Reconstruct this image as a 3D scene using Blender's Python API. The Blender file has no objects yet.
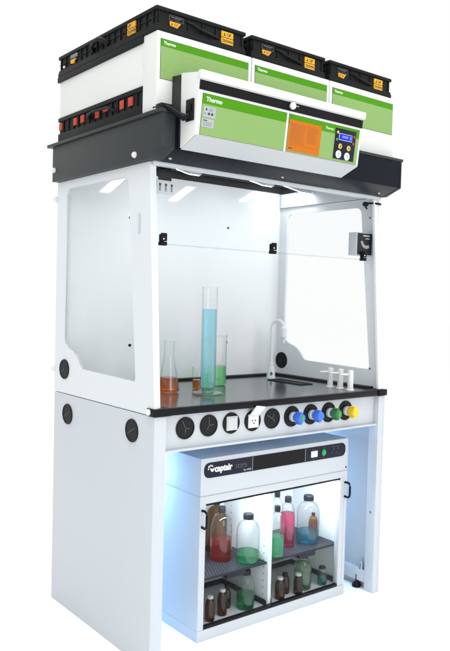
import bpy, bmesh, math, random
from mathutils import Vector, Matrix
R = math.radians
PI = math.pi
random.seed(4)

scene = bpy.context.scene
col = scene.collection

# ------------------------------------------------------------------ camera
cam_data = bpy.data.cameras.new('camera')
cam = bpy.data.objects.new('camera', cam_data)
col.objects.link(cam)
YAW, PITCH, ROLL, FPX = -0.67106, -0.03884, 0.02622, 733.03
fwd = Vector((-math.sin(YAW)*math.cos(PITCH), math.cos(YAW)*math.cos(PITCH), math.sin(PITCH)))
rgt = Vector((math.cos(YAW), math.sin(YAW), 0))
upv = rgt.cross(fwd)
cr, sr = math.cos(ROLL), math.sin(ROLL)
r2 = rgt*cr + upv*sr
u2 = upv*cr - rgt*sr
m = Matrix((r2, u2, -fwd)).transposed().to_4x4()
m.translation = Vector((-1.4363, -2.2019, 1.3720))
cam.matrix_world = m
cam_data.sensor_fit = 'VERTICAL'
cam_data.sensor_height = 24
cam_data.lens = 24*FPX/651
cam_data.clip_start = 0.05
cam_data.clip_end = 500
scene.camera = cam

# ------------------------------------------------------------------ light
world = bpy.data.worlds.new('World')
scene.world = world
world.use_nodes = True
bg = world.node_tree.nodes['Background']
bg.inputs[0].default_value = (1.0, 1.0, 1.0, 1)
bg.inputs[1].default_value = 1.0

def area(name, loc, target, size, power, color=(1, 1, 1), size_y=None):
    d = bpy.data.lights.new(name, 'AREA')
    d.energy = power
    d.color = color
    d.shape = 'RECTANGLE'
    d.size = size
    d.size_y = size_y or size
    o = bpy.data.objects.new(name, d)
    col.objects.link(o)
    o.location = loc
    o.rotation_euler = (Vector(target)-Vector(loc)).to_track_quat('-Z', 'Y').to_euler()
    return o
area('overhead_softbox', (0.6, -0.6, 5.2), (0.6, -0.4, 0), 5.0, 180)
area('front_softbox', (-0.2, -4.6, 2.4), (0.7, 0, 1.0), 2.2, 60)
BLUE = (0.36, 0.62, 1.0)
area('blue_lamp_behind_cabinet', (0.16, 0.72, 0.62), (0.28, 0.25, 0.45), 0.16, 10.0, BLUE, 0.5)
area('blue_lamp_beside_leg', (1.12, 0.66, 0.5), (1.26, 0.1, 0.55), 0.14, 6.0, BLUE, 0.5)

scene.view_settings.view_transform = 'Standard'
scene.view_settings.look = 'None'
scene.view_settings.exposure = 0.0
scene.view_settings.gamma = 1.0
scene.cycles.max_bounces = 16
scene.cycles.transparent_max_bounces = 32
scene.cycles.transmission_bounces = 14
scene.cycles.glossy_bounces = 6
scene.cycles.use_denoising = True
scene.cycles.sample_clamp_indirect = 6.0

# ------------------------------------------------------------------ materials
def principled(name, color, rough=0.5, metal=0.0, spec=0.5, coat=0.0, coat_rough=0.08, var=0.03, bump=0.0, bscale=300, emis=None, es=0.0):
    mt = bpy.data.materials.new(name)
    mt.use_nodes = True
    nt = mt.node_tree
    b = nt.nodes['Principled BSDF']
    b.inputs['Roughness'].default_value = rough
    b.inputs['Metallic'].default_value = metal
    b.inputs['Specular IOR Level'].default_value = spec
    b.inputs['Coat Weight'].default_value = coat
    b.inputs['Coat Roughness'].default_value = coat_rough
    tc = nt.nodes.new('ShaderNodeTexCoord')
    nz = nt.nodes.new('ShaderNodeTexNoise')
    nz.inputs['Scale'].default_value = 6.0
    nz.inputs['Detail'].default_value = 5.0
    nt.links.new(tc.outputs['Object'], nz.inputs['Vector'])
    mx = nt.nodes.new('ShaderNodeMix')
    mx.data_type = 'RGBA'
    lo = [max(0, c*(1-var)) for c in color]
    hi = [min(1, c*(1+var)) for c in color]
    mx.inputs[6].default_value = (*lo, 1)
    mx.inputs[7].default_value = (*hi, 1)
    nt.links.new(nz.outputs['Fac'], mx.inputs[0])
    nt.links.new(mx.outputs[2], b.inputs['Base Color'])
    mr = nt.nodes.new('ShaderNodeMapRange')
    mr.inputs[3].default_value = max(0.02, rough*0.85)
    mr.inputs[4].default_value = min(1, rough*1.15)
    nt.links.new(nz.outputs['Fac'], mr.inputs[0])
    nt.links.new(mr.outputs[0], b.inputs['Roughness'])
    if bump:
        n2 = nt.nodes.new('ShaderNodeTexNoise')
        n2.inputs['Scale'].default_value = bscale
        nt.links.new(tc.outputs['Object'], n2.inputs['Vector'])
        bp = nt.nodes.new('ShaderNodeBump')
        bp.inputs['Strength'].default_value = bump
        bp.inputs['Distance'].default_value = 0.001
        nt.links.new(n2.outputs['Fac'], bp.inputs['Height'])
        nt.links.new(bp.outputs[0], b.inputs['Normal'])
    if emis:
        b.inputs['Emission Color'].default_value = (*emis, 1)
        b.inputs['Emission Strength'].default_value = es
    return mt

def schlick(nt, f0):
    """Reflectance that is the same from both sides of a thin sheet."""
    lw = nt.nodes.new('ShaderNodeLayerWeight')
    lw.inputs['Blend'].default_value = 0.5
    pw = nt.nodes.new('ShaderNodeMath'); pw.operation = 'POWER'
    pw.inputs[1].default_value = 5.0
    nt.links.new(lw.outputs['Facing'], pw.inputs[0])
    mr = nt.nodes.new('ShaderNodeMapRange')
    mr.inputs[3].default_value = f0
    mr.inputs[4].default_value = 1.0
    nt.links.new(pw.outputs[0], mr.inputs[0])
    return lw, mr

def thin_glass(name, tint=(0.97, 0.985, 0.98), edge=(0.62, 0.68, 0.7), f0=0.04, rough=0.02, power=2.5):
    """A thin glass sheet: clear face on, darker and more mirror-like towards grazing."""
    mt = bpy.data.materials.new(name)
    mt.use_nodes = True
    nt = mt.node_tree
    nt.nodes.remove(nt.nodes['Principled BSDF'])
    out = nt.nodes['Material Output']
    tr = nt.nodes.new('ShaderNodeBsdfTransparent')
    gl = nt.nodes.new('ShaderNodeBsdfGlossy')
    gl.inputs['Roughness'].default_value = rough
    lw, fr = schlick(nt, f0)
    pw = nt.nodes.new('ShaderNodeMath'); pw.operation = 'POWER'
    pw.inputs[1].default_value = power
    nt.links.new(lw.outputs['Facing'], pw.inputs[0])
    mx = nt.nodes.new('ShaderNodeMix'); mx.data_type = 'RGBA'
    mx.inputs[6].default_value = (*tint, 1)
    mx.inputs[7].default_value = (*edge, 1)
    nt.links.new(pw.outputs[0], mx.inputs[0])
    nt.links.new(mx.outputs[2], tr.inputs['Color'])
    ms = nt.nodes.new('ShaderNodeMixShader')
    nt.links.new(fr.outputs[0], ms.inputs[0])
    nt.links.new(tr.outputs[0], ms.inputs[1])
    nt.links.new(gl.outputs[0], ms.inputs[2])
    nt.links.new(ms.outputs[0], out.inputs['Surface'])
    return mt

def liquid(name, color, ior=1.33, mixt=0.38, glow=0.15):
    """Coloured liquid: refracting body mixed with straight-through light so that the lamps reach what is behind."""
    color = [c**0.72 for c in color]      # the light crosses two faces
    mt = bpy.data.materials.new(name)
    mt.use_nodes = True
    nt = mt.node_tree
    nt.nodes.remove(nt.nodes['Principled BSDF'])
    out = nt.nodes['Material Output']
    rf = nt.nodes.new('ShaderNodeBsdfRefraction')
    rf.inputs['Color'].default_value = (*color, 1)
    rf.inputs['IOR'].default_value = ior
    rf.inputs['Roughness'].default_value = 0.0
    tr = nt.nodes.new('ShaderNodeBsdfTransparent')
    tr.inputs['Color'].default_value = (*color, 1)
    gl = nt.nodes.new('ShaderNodeBsdfGlossy')
    gl.inputs['Roughness'].default_value = 0.03
    df = nt.nodes.new('ShaderNodeBsdfTranslucent')
    df.inputs['Color'].default_value = (*[min(1, c*0.9) for c in color], 1)
    d2 = nt.nodes.new('ShaderNodeBsdfDiffuse')
    d2.inputs['Color'].default_value = (*[min(1, c*0.9) for c in color], 1)
    md = nt.nodes.new('ShaderNodeMixShader'); md.inputs[0].default_value = 0.2
    nt.links.new(df.outputs[0], md.inputs[1]); nt.links.new(d2.outputs[0], md.inputs[2])
    m1 = nt.nodes.new('ShaderNodeMixShader'); m1.inputs[0].default_value = mixt
    m2 = nt.nodes.new('ShaderNodeMixShader'); m2.inputs[0].default_value = glow
    m3 = nt.nodes.new('ShaderNodeMixShader')
    lw, fr = schlick(nt, 0.03)
    nt.links.new(rf.outputs[0], m1.inputs[1]); nt.links.new(tr.outputs[0], m1.inputs[2])
    nt.links.new(m1.outputs[0], m2.inputs[1]); nt.links.new(md.outputs[0], m2.inputs[2])
    nt.links.new(fr.outputs[0], m3.inputs[0])
    nt.links.new(m2.outputs[0], m3.inputs[1]); nt.links.new(gl.outputs[0], m3.inputs[2])
    nt.links.new(m3.outputs[0], out.inputs['Surface'])
    return mt

def emission(name, color, strength):
    mt = bpy.data.materials.new(name)
    mt.use_nodes = True
    nt = mt.node_tree
    nt.nodes.remove(nt.nodes['Principled BSDF'])
    e = nt.nodes.new('ShaderNodeEmission')
    e.inputs[0].default_value = (*color, 1)
    e.inputs[1].default_value = strength
    nt.links.new(e.outputs[0], nt.nodes['Material Output'].inputs['Surface'])
    return mt

M = dict(
    floor=principled('white_floor_paper', (1.0, 1.0, 1.0), 0.9, spec=0.0, var=0.0),
    paint=principled('white_powder_coat', (0.525, 0.565, 0.60), 0.4, spec=0.3, var=0.018, bump=0.06, bscale=900),  # shade on legs and cabinet is darkened into this white
    paint_lit=principled('white_powder_coat_lit', (0.655, 0.695, 0.715), 0.4, spec=0.3, var=0.01, bump=0.06, bscale=900),  # same white coat, lightened in colour for the better-lit upper side panel
    inner_lit=principled('inner_white_lit', (0.76, 0.80, 0.83), 0.45, spec=0.25, var=0.01),  # white brightened in colour for the lamp-lit insides of hood and cabinet
    paint_warm=principled('warm_white_plastic', (0.685, 0.70, 0.685), 0.42, spec=0.3, var=0.012, bump=0.05, bscale=700),
    grey_plastic=principled('pale_grey_plastic', (0.52, 0.55, 0.57), 0.42, var=0.02),
    inner=principled('glossy_white_laminate', (0.81, 0.845, 0.865), 0.4, spec=0.15, coat=1.0, coat_rough=0.05, var=0.01),
    collar=principled('anthracite_coat', (0.028, 0.033, 0.033), 0.42, spec=0.2, var=0.06, bump=0.08, bscale=800),
    visor=principled('dark_navy_coat', (0.006, 0.008, 0.013), 0.34, spec=0.10, var=0.05),
    black=principled('black_plastic', (0.005, 0.005, 0.007), 0.42, spec=0.16, var=0.08),
    matte=principled('matte_black', (0.012, 0.013, 0.015), 0.6, spec=0.2, var=0.08),
    cassette=principled('charcoal_filter_plastic', (0.008, 0.009, 0.009), 0.5, spec=0.13, var=0.08, bump=0.08, bscale=500),
    worktop=principled('dark_grey_worktop', (0.06, 0.064, 0.069), 0.14, spec=0.9, var=0.06),
    void=principled('ceiling_black', (0.004, 0.004, 0.005), 0.6, spec=0.15),
    edge=principled('black_worktop_edge', (0.006, 0.006, 0.008), 0.32, spec=0.15, var=0.06),
    disc=principled('black_port_rubber', (0.010, 0.011, 0.011), 0.55, spec=0.2, var=0.1),
    slit=principled('grey_slit', (0.09, 0.1, 0.1), 0.6),
    green_dark=principled('leaf_green_print', (0.062, 0.255, 0.005), 0.5, spec=0.1, var=0.015),
    green_light=principled('pale_green_print', (0.225, 0.37, 0.125), 0.5, spec=0.1, var=0.015),
    green_line=principled('light_green_line', (0.265, 0.41, 0.165), 0.5, spec=0.1),
    white_ink=principled('white_ink', (0.82, 0.83, 0.82), 0.5),
    grey_ink=principled('grey_ink', (0.16, 0.17, 0.18), 0.5),
    dim_ink=principled('dim_grey_ink', (0.07, 0.072, 0.078), 0.5),
    dark_ink=principled('dark_ink', (0.03, 0.03, 0.03), 0.6),
    yellow=principled('amber_yellow_label', (0.66, 0.34, 0.02), 0.5, spec=0.2, var=0.03),
    red=principled('red_label', (0.44, 0.05, 0.022), 0.5, spec=0.2, var=0.03),
    orange=principled('orange_paper', (0.52, 0.145, 0.012), 0.65, spec=0.1, var=0.03),
    orange_ink=principled('brown_print', (0.33, 0.10, 0.015), 0.7),
    silver=principled('silver_sticker', (0.36, 0.40, 0.43), 0.4, var=0.03),
    lcd=principled('blue_display', (0.01, 0.015, 0.42), 0.35, spec=0.1, emis=(0.02, 0.05, 1.0), es=0.55),
    lcd_pix=principled('display_pixels', (0.2, 0.3, 0.9), 0.4, emis=(0.15, 0.25, 1.0), es=0.6),
    blue_plastic=principled('blue_knob', (0.04, 0.17, 0.72), 0.35),
    green_plastic=principled('green_knob', (0.02, 0.16, 0.055), 0.35),
    lime=principled('lime_tip', (0.06, 0.32, 0.05), 0.4),
    yellow_plastic=principled('yellow_knob', (0.80, 0.55, 0.015), 0.35),
    button_y=principled('yellow_button', (0.6, 0.45, 0.06), 0.4),
    button_w=principled('white_button', (0.66, 0.68, 0.70), 0.4),
    green_led=principled('green_switch', (0.01, 0.2, 0.06), 0.3, emis=(0.02, 0.8, 0.2), es=0.25),
    chrome=principled('steel', (0.5, 0.5, 0.52), 0.25, metal=1.0),
    navy=principled('navy_tray_rim', (0.008, 0.010, 0.024), 0.4, spec=0.2),
    tray=principled('pale_tray_floor', (0.58, 0.61, 0.65), 0.5),
    shelf=principled('dark_shelf', (0.014, 0.016, 0.024), 0.36, spec=0.2),
    hole=principled('shelf_hole', (0.085, 0.095, 0.115), 0.5, spec=0.2),
    amber_glass=thin_glass('amber_glass', (0.50, 0.34, 0.17), (0.12, 0.07, 0.03), 0.04, 0.05, 2.0),
    gold_glass=thin_glass('gold_glass', (0.78, 0.52, 0.10), (0.35, 0.18, 0.03), 0.04, 0.05, 2.0),
    brown_glass=thin_glass('dark_brown_glass', (0.48, 0.25, 0.11), (0.09, 0.045, 0.02), 0.05, 0.06, 2.0),
    cap=principled('black_cap', (0.007, 0.008, 0.012), 0.42, spec=0.25),
    capw=principled('greyish_white_cap', (0.42, 0.42, 0.42), 0.45),
    pane=thin_glass('sash_pane', (0.993, 0.998, 0.998), (0.95, 0.975, 0.98), 0.016, 0.01),
    door_glass=thin_glass('cabinet_pane', (0.985, 0.992, 0.992), (0.92, 0.95, 0.95), 0.004, 0.01),
    rim_glass=thin_glass('pane_edge', (0.86, 0.92, 0.93), (0.8, 0.88, 0.9), 0.08, 0.15),
    glass=thin_glass('lab_glass', (0.975, 0.985, 0.985), (0.55, 0.64, 0.67), 0.05, 0.02, 3.0),
    led=emission('led_bar_light', (0.90, 0.96, 1.0), 21.0),
    led_soft=emission('cabinet_led_light', (0.82, 0.92, 1.0), 78.0),
    foot_glass=thin_glass('foot_glass', (0.90, 0.97, 1.0), (0.62, 0.78, 0.86), 0.16, 0.12, 2.0),
    liq_orange=liquid('orange_liquid', (1.0, 0.31, 0.02)),
    liq_amber=liquid('amber_liquid', (0.92, 0.34, 0.03)),
    liq_cyan=liquid('cyan_liquid', (0.58, 0.92, 1.0), glow=0.12),
    liq_mint=liquid('mint_liquid', (0.44, 0.94, 0.52)),
    liq_red=liquid('red_liquid', (0.95, 0.09, 0.07)),
    liq_green=liquid('green_liquid', (0.10, 0.92, 0.46)),
    liq_deepgreen=liquid('deep_green_liquid', (0.02, 0.62, 0.28)),
    liq_pink=liquid('pink_liquid', (1.0, 0.14, 0.34)),
    liq_blue=liquid('blue_liquid', (0.20, 0.76, 1.0)),
    liq_pale=liquid('pale_green_liquid', (0.58, 0.82, 0.52)),
    liq_teal=liquid('teal_liquid', (0.03, 0.62, 0.55)),
    liq_gold=liquid('gold_liquid', (0.80, 0.48, 0.05)),
)

# ------------------------------------------------------------------ mesh helpers
class MB:
    """Collects shapes given in scene coordinates; build() links them as ONE mesh object."""
    def __init__(self):
        self.bm = bmesh.new()
        self.mats = []
    def _mi(self, name):
        if name not in self.mats:
            self.mats.append(name)
        return self.mats.index(name)
    def _merge(self, tmp, mat=None):
        mi = self._mi(mat) if mat else 0
        vm = {}
        for v in tmp.verts:
            vm[v] = self.bm.verts.new(v.co)
        for f in tmp.faces:
            try:
                nf = self.bm.faces.new([vm[v] for v in f.verts])
                nf.material_index = mi
            except ValueError:
                pass
        tmp.free()
    def box(self, x0, x1, y0, y1, z0, z1, bev=0.0, mat=None, mtx=None, seg=2):
        t = bmesh.new()
        bmesh.ops.create_cube(t, size=1)
        for v in t.verts:
            v.co = Vector(((x0+x1)/2+v.co.x*(x1-x0), (y0+y1)/2+v.co.y*(y1-y0), (z0+z1)/2+v.co.z*(z1-z0)))
        if bev:
            bmesh.ops.bevel(t, geom=t.edges[:], offset=bev, segments=seg, affect='EDGES', profile=0.6)
        if mtx:
            bmesh.ops.transform(t, matrix=mtx, verts=t.verts[:])
        self._merge(t, mat)
        return self
    def prism(self, pts, axis, a0, a1, holes=(), bev=0.0, mat=None):
        """pts: 2-D outline in the two other axes (x: y,z; y: x,z; z: x,y), extruded from a0 to a1."""
        def P(p, a):
            return Vector({'x': (a, p[0], p[1]), 'y': (p[0], a, p[1]), 'z': (p[0], p[1], a)}[axis])
        t = bmesh.new()
        edges = []
        for loop in [pts]+list(holes):
            vs = [t.verts.new(P(p, a0)) for p in loop]
            for i in range(len(vs)):
                edges.append(t.edges.new((vs[i], vs[(i+1) % len(vs)])))
        if holes:
            bmesh.ops.triangle_fill(t, edges=edges, use_beauty=True)
        else:
            t.faces.new(t.verts[:])
        ret = bmesh.ops.extrude_face_region(t, geom=t.faces[:])
        d = P((0, 0), a1)-P((0, 0), a0)
        for g in ret['geom']:
            if isinstance(g, bmesh.types.BMVert):
                g.co += d
        bmesh.ops.recalc_face_normals(t, faces=t.faces[:])
        if bev:
            es = [e for e in t.edges if len(e.link_faces) == 2 and e.calc_face_angle(0) > R(40)]
            bmesh.ops.bevel(t, geom=es, offset=bev, segments=2, affect='EDGES', profile=0.6)
        self._merge(t, mat)
        return self
    def lathe(self, prof, loc, axis='z', n=40, mat=None, close=False, squash=None, sign=1):
        """prof: (radius, height) pairs turned about the axis through loc."""
        t = bmesh.new()
        rings = []
        for r, h in prof:
            if r < 1e-6:
                rings.append([t.verts.new((0, 0, h))])
            else:
                rings.append([t.verts.new((r*math.cos(2*PI*i/n), r*math.sin(2*PI*i/n), h)) for i in range(n)])
        for a, b in zip(rings[:-1], rings[1:]):
            for i in range(n):
                j = (i+1) % n
                if len(a) == 1 and len(b) == 1:
                    continue
                if len(a) == 1:
                    t.faces.new((a[0], b[i], b[j]))
                elif len(b) == 1:
                    t.faces.new((a[i], a[j], b[0]))
                else:
                    t.faces.new((a[i], a[j], b[j], b[i]))
        if axis == 'y':
            mt = Matrix.Rotation(R(90)*sign, 4, 'X')     # +h runs along -Y
        elif axis == 'x':
            mt = Matrix.Rotation(R(-90)*sign, 4, 'Y')    # +h runs along -X
        else:
            mt = Matrix.Identity(4)
        mt = Matrix.Translation(Vector(loc)) @ mt
        bmesh.ops.transform(t, matrix=mt, verts=t.verts[:])
        bmesh.ops.recalc_face_normals(t, faces=t.faces[:])
        self._merge(t, mat)
        return self
    def tube(self, path, r, n=14, mat=None):
        t = bmesh.new()
        path = [Vector(p) for p in path]
        rings = []
        up = Vector((0.13, 0.31, 0.94)).normalized()
        for i, p in enumerate(path):
            d = (path[min(i+1, len(path)-1)]-path[max(i-1, 0)]).normalized()
            a = d.cross(up)
            if a.length < 1e-4:
                a = d.cross(Vector((1, 0, 0)))
            a.normalize()
            b = d.cross(a)
            rr = r[i] if isinstance(r, (list, tuple)) else r
            rings.append([t.verts.new(p+a*rr*math.cos(2*PI*k/n)+b*rr*math.sin(2*PI*k/n)) for k in range(n)])
        for a, b in zip(rings[:-1], rings[1:]):
            for i in range(n):
                t.faces.new((a[i], a[(i+1) % n], b[(i+1) % n], b[i]))
        t.faces.new(rings[0][::-1]); t.faces.new(rings[-1])
        bmesh.ops.recalc_face_normals(t, faces=t.faces[:])
        self._merge(t, mat)
        return self
    def quad(self, pts, mat=None):
        vs = [self.bm.verts.new(Vector(p)) for p in pts]
        f = self.bm.faces.new(vs)
        f.material_index = self._mi(mat) if mat else 0
        return self
    def xform(self, mtx):
        bmesh.ops.transform(self.bm, matrix=mtx, verts=self.bm.verts[:])
        return self
    def build(self, name, mat, parent=None, label=None, angle=32):
        off = world_of(parent)
        for v in self.bm.verts:
            v.co -= off
        me = bpy.data.meshes.new(name)
        self.bm.to_mesh(me)
        self.bm.free()
        if self.mats:
            for k in self.mats:
                me.materials.append(M[k])
        else:
            me.materials.append(M[mat])
        for p in me.polygons:
            p.use_smooth = True
        me.set_sharp_from_angle(angle=R(angle))
        o = bpy.data.objects.new(name, me)
        col.objects.link(o)
        if parent:
            o.parent = parent
        if label:
            o['label'] = label
        return o

def world_of(o):
    v = Vector((0, 0, 0))
    while o is not None:
        v += o.location
        o = o.parent
    return v

def thing(name, label, cat, loc, group=None):
    o = bpy.data.objects.new(name, None)
    o.empty_display_size = 0.05
    col.objects.link(o)
    o.location = loc
    o['label'] = label
    o['category'] = cat
    if group:
        o['group'] = group
    return o

def text(parent, body, loc, size, mat, mtx=None, face='front', name='lettering', extrude=0.0003, bold=0.0, shear=0.0, align='LEFT', sx=1.0):
    """Lettering as its own thin mesh standing on a face of its parent."""
    cu = bpy.data.curves.new('lettering_curve', 'FONT')
    cu.body = body
    cu.size = size
    cu.extrude = extrude
    cu.offset = bold
    cu.shear = shear
    cu.align_x = align
    tmp = bpy.data.objects.new('lettering_source', cu)
    col.objects.link(tmp)
    dg = bpy.context.evaluated_depsgraph_get()
    me = bpy.data.meshes.new_from_object(tmp.evaluated_get(dg))
    bpy.data.objects.remove(tmp)
    bpy.data.curves.remove(cu)
    if face == 'front':
        rot = Matrix.Rotation(R(90), 4, 'X')
    elif face == 'left':
        rot = Matrix.Rotation(R(-90), 4, 'Z') @ Matrix.Rotation(R(90), 4, 'X')
    else:
        rot = Matrix.Identity(4)
    T = (mtx or Matrix.Identity(4)) @ Matrix.Translation(Vector(loc)) @ rot @ Matrix.Diagonal((sx, 1, 1, 1))
    me.transform(Matrix.Translation(-world_of(parent)) @ T)
    me.name = name
    me.materials.clear()
    me.materials.append(M[mat])
    o = bpy.data.objects.new(name, me)
    col.objects.link(o)
    o.parent = parent
    return o

def arc(cx, cy, r, a0, a1, n=8):
    return [(cx+r*math.cos(R(a0+(a1-a0)*i/n)), cy+r*math.sin(R(a0+(a1-a0)*i/n))) for i in range(n+1)]

def rounded(pts, rads, n=6):
    """Rounds the corners of a polygon."""
    out = []
    N = len(pts)
    for i in range(N):
        p = Vector(pts[i]); a = Vector(pts[i-1]); b = Vector(pts[(i+1) % N])
        r = rads[i] if isinstance(rads, (list, tuple)) else rads
        if r <= 0:
            out.append(tuple(p)); continue
        d1 = (a-p).normalized(); d2 = (b-p).normalized()
        p1 = p+d1*r; p2 = p+d2*r
        for k in range(n+1):
            t = k/n
            q = p1*(1-t)**2+p*2*t*(1-t)+p2*t*t
            out.append(tuple(q))
    return out

def rrect(x0, x1, z0, z1, r, n=6):
    return rounded([(x0, z0), (x1, z0), (x1, z1), (x0, z1)], r, n)

# ================================================================== setting
fl = MB().box(-40, 40, -40, 40, -0.05, 0.0).build('floor', 'floor')
fl['kind'] = 'structure'

# ================================================================== fume hood
hood = thing('fume_hood', 'tall white laboratory fume hood with green label panel and glass front', 'fume hood', (0.64, 0.4, 0.0))

# ---- lower side panels (legs): a front flange, a web and return lips
for side in (0, 1):
    b = MB()
    if side == 0:
        b.box(0.0, 0.052, 0.0, 0.82, 0.0, 0.9325, 0.003)
        b.xform(Matrix.Identity(4))
    else:
        b.box(1.268, 1.28, 0.0, 0.82, 0.0, 0.9325, 0.003)
        b.box(1.236, 1.269, 0.0012, 0.054, 0.001, 0.931, 0.002)
        b.box(1.236, 1.269, 0.765, 0.819, 0.001, 0.931, 0.002)
        b.box(1.238, 1.269, 0.053, 0.766, 0.035, 0.09, 0.002)
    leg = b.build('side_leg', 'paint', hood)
    if side == 0:
        for (y, z) in ((0.684, 0.849), (0.151, 0.862)):
            MB().lathe([(0, 0.0045), (0.036, 0.0045), (0.037, 0.006), (0.0425, 0.006), (0.044, 0.004), (0.044, -0.002)], (0, y, z), 'x', 48, mat='disc') \
                .box(-0.0056, -0.0046, y-0.036 if False else y-0.001, y+0.001, z-0.030, z+0.030, mat='slit', mtx=Matrix.Translation((0, y, z)) @ Matrix.Rotation(R(62), 4, 'X') @ Matrix.Translation((0, -y, -z))) \
                .build('cable_port', 'disc', leg)
    else:
        for (y, z) in ((0.12, 0.862), (0.12, 0.80), (0.028, 0.38)):
            MB().lathe([(0, 0.002), (0.005, 0.002), (0.006, 0)], (1.236 if y < 0.06 else 1.268, y, z), 'x', 14).build('screw', 'grey_ink', leg)
        MB().lathe([(0, 0.0), (0.020, 0.0), (0.022, 0.006), (0.020, 0.016), (0.013, 0.024), (0.006, 0.03), (0.006, 0.06), (0, 0.06)], (1.243, 0.105, 0.0), 'z', 24) \
            .build('levelling_foot', 'black', leg)
        MB().lathe([(0.013, 0.0), (0.012, 0.006), (0.007, 0.03), (0.004, 0.034), (0.004, 0.05), (0, 0.05)], (1.253, 0.085, 0.09), 'z', 16).build('foot_bolt', 'chrome', leg)
MB().box(0.05, 1.267, 0.80, 0.812, 0.10, 0.932, 0.002).build('modesty_panel', 'paint', hood)

# ---- upper side panels with a big window that has a notch round the cable port
def window_outline(dy=0.0):
    return rounded([(0.733+dy, 1.822), (0.735+dy, 1.16), (0.70+dy, 1.135), (0.640+dy, 1.120), (0.600+dy, 1.085), (0.575+dy, 1.054), (0.135+dy, 1.046), (0.218+dy, 1.818)],
                   [0.035, 0.012, 0.02, 0.025, 0.02, 0.02, 0.02, 0.035])
outer = [(0.82, 0.936), (0.012, 0.936), (0.012, 0.962), (0.004, 0.962), (0.0690, 1.8555), (0.82, 1.8555)]
for side in (0, 1):
    b = MB()
    dy = 0.0 if side == 0 else -0.045
    x0, x1 = (0.0, 0.016) if side == 0 else (1.265, 1.28)
    b.prism(outer, 'x', x0, x1, holes=[window_outline(dy)], bev=0.0)
    # the slanted front flange
    fx = (0.0165, 0.028) if side == 0 else (1.237, 1.2645)
    b.prism([(0.006, 0.963), (0.018, 0.963), (0.083, 1.855), (0.071, 1.855)], 'x', fx[0], fx[1])
    pan = b.build('side_panel', 'paint_lit' if side == 0 else 'inner_lit', hood)
    xm = (0.006, 0.010) if side == 0 else (1.2705, 1.2745)
    MB().prism(window_outline(dy), 'x', xm[0], xm[1]).build('window', 'pane', pan)
    xo = 0.0 if side == 0 else 1.265
    py = 0.722 if side == 0 else 0.700
    pb = MB().lathe([(0, 0.0045), (0.036, 0.0045), (0.037, 0.006), (0.0415, 0.006), (0.043, 0.004), (0.043, -0.002)], (xo, py, 1.040), 'x', 48, mat='disc')
    pb.box(xo-0.0056, xo-0.0046, py-0.001, py+0.001, 1.015, 1.045, mat='slit', mtx=Matrix.Translation((0, py, 1.04)) @ Matrix.Rotation(R(55), 4, 'X') @ Matrix.Translation((0, -py, -1.04)))
    pb.build('cable_port', 'disc', pan)
    if side == 0:
        MB().box(-0.0022, -0.0002, 0.124, 0.137, 1.598, 1.672, 0.0006, mat='grey_plastic').box(-0.003, -0.0018, 0.127, 0.134, 1.602, 1.655, mat='paint') \
            .build('sash_slot', 'grey_plastic', pan)
        for (y, z) in ((0.204, 1.662), (0.190, 1.18)):
            MB().lathe([(0, 0.004), (0.004, 0.004), (0.0055, 0), (0.0055, -0.004)], (0.004, y, z), 'x', 14).build('screw', 'black', pan)
        for (y, z) in ((0.834, 1.784), (0.826, 1.034)):
            MB().lathe([(0.0, 0.018), (0.009, 0.016), (0.013, 0.010), (0.013, -0.005), (0.010, -0.012)], (0.006, y, z), 'x', 20).build('stud', 'paint_warm', pan)
    else:
        for (y, z) in ((0.086, 1.765), (0.055, 1.05)):
            MB().lathe([(0, 0.003), (0.004, 0.003), (0.0055, 0)], (1.265, y+0.03, z), 'x', 14).build('screw', 'grey_ink', pan)

# ---- inside walls, ceiling, lamps
MB().box(0.0165, 1.2645, 0.745, 0.757, 0.966, 2.004, 0.0).box(1.2605, 1.2642, 0.7415, 0.7448, 0.966, 1.934, mat=None).build('back_wall', 'inner', hood)
MB().lathe([(0, 0.003), (0.005, 0.003), (0.006, 0)], (0.907, 0.745, 1.725), 'y', 14).build('screw', 'black', hood)
MB().box(0.03, 1.262, 0.0505, 0.7445, 1.986, 2.004, 0.0).box(0.03, 1.262, 0.735, 0.7446, 1.9345, 1.9858).build('ceiling', 'void', hood)
MB().box(0.0292, 0.034, 0.075, 0.734, 1.8575, 1.985).build('upper_lining', 'inner', hood)
MB().box(1.2545, 1.2622, 0.075, 0.734, 1.8575, 1.929).build('upper_lining', 'inner_lit', hood)
MB().box(1.2535, 1.2621, 0.0755, 0.7338, 1.9292, 1.9855).build('ceiling_skirt', 'void', hood)
# three short lamps, front end tilted down, under a black ceiling; their glare shows on the glossy back wall
for lx, ly, lz in ((0.405, 0.44, 1.918), (0.825, 0.44, 1.918), (1.205, 0.575, 1.940)):
    rot = Matrix.Translation((lx, ly, lz)) @ Matrix.Rotation(R(19), 4, 'X')
    f = MB().box(-0.034, 0.034, -0.095, 0.095, 0.0005, 0.018, 0.003, mtx=rot).build('ceiling_lamp', 'paint', hood)
    MB().box(-0.027, 0.027, -0.088, 0.088, -0.0018, 0.0, 0.0, mtx=rot).build('led_bar', 'led', f)

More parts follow.
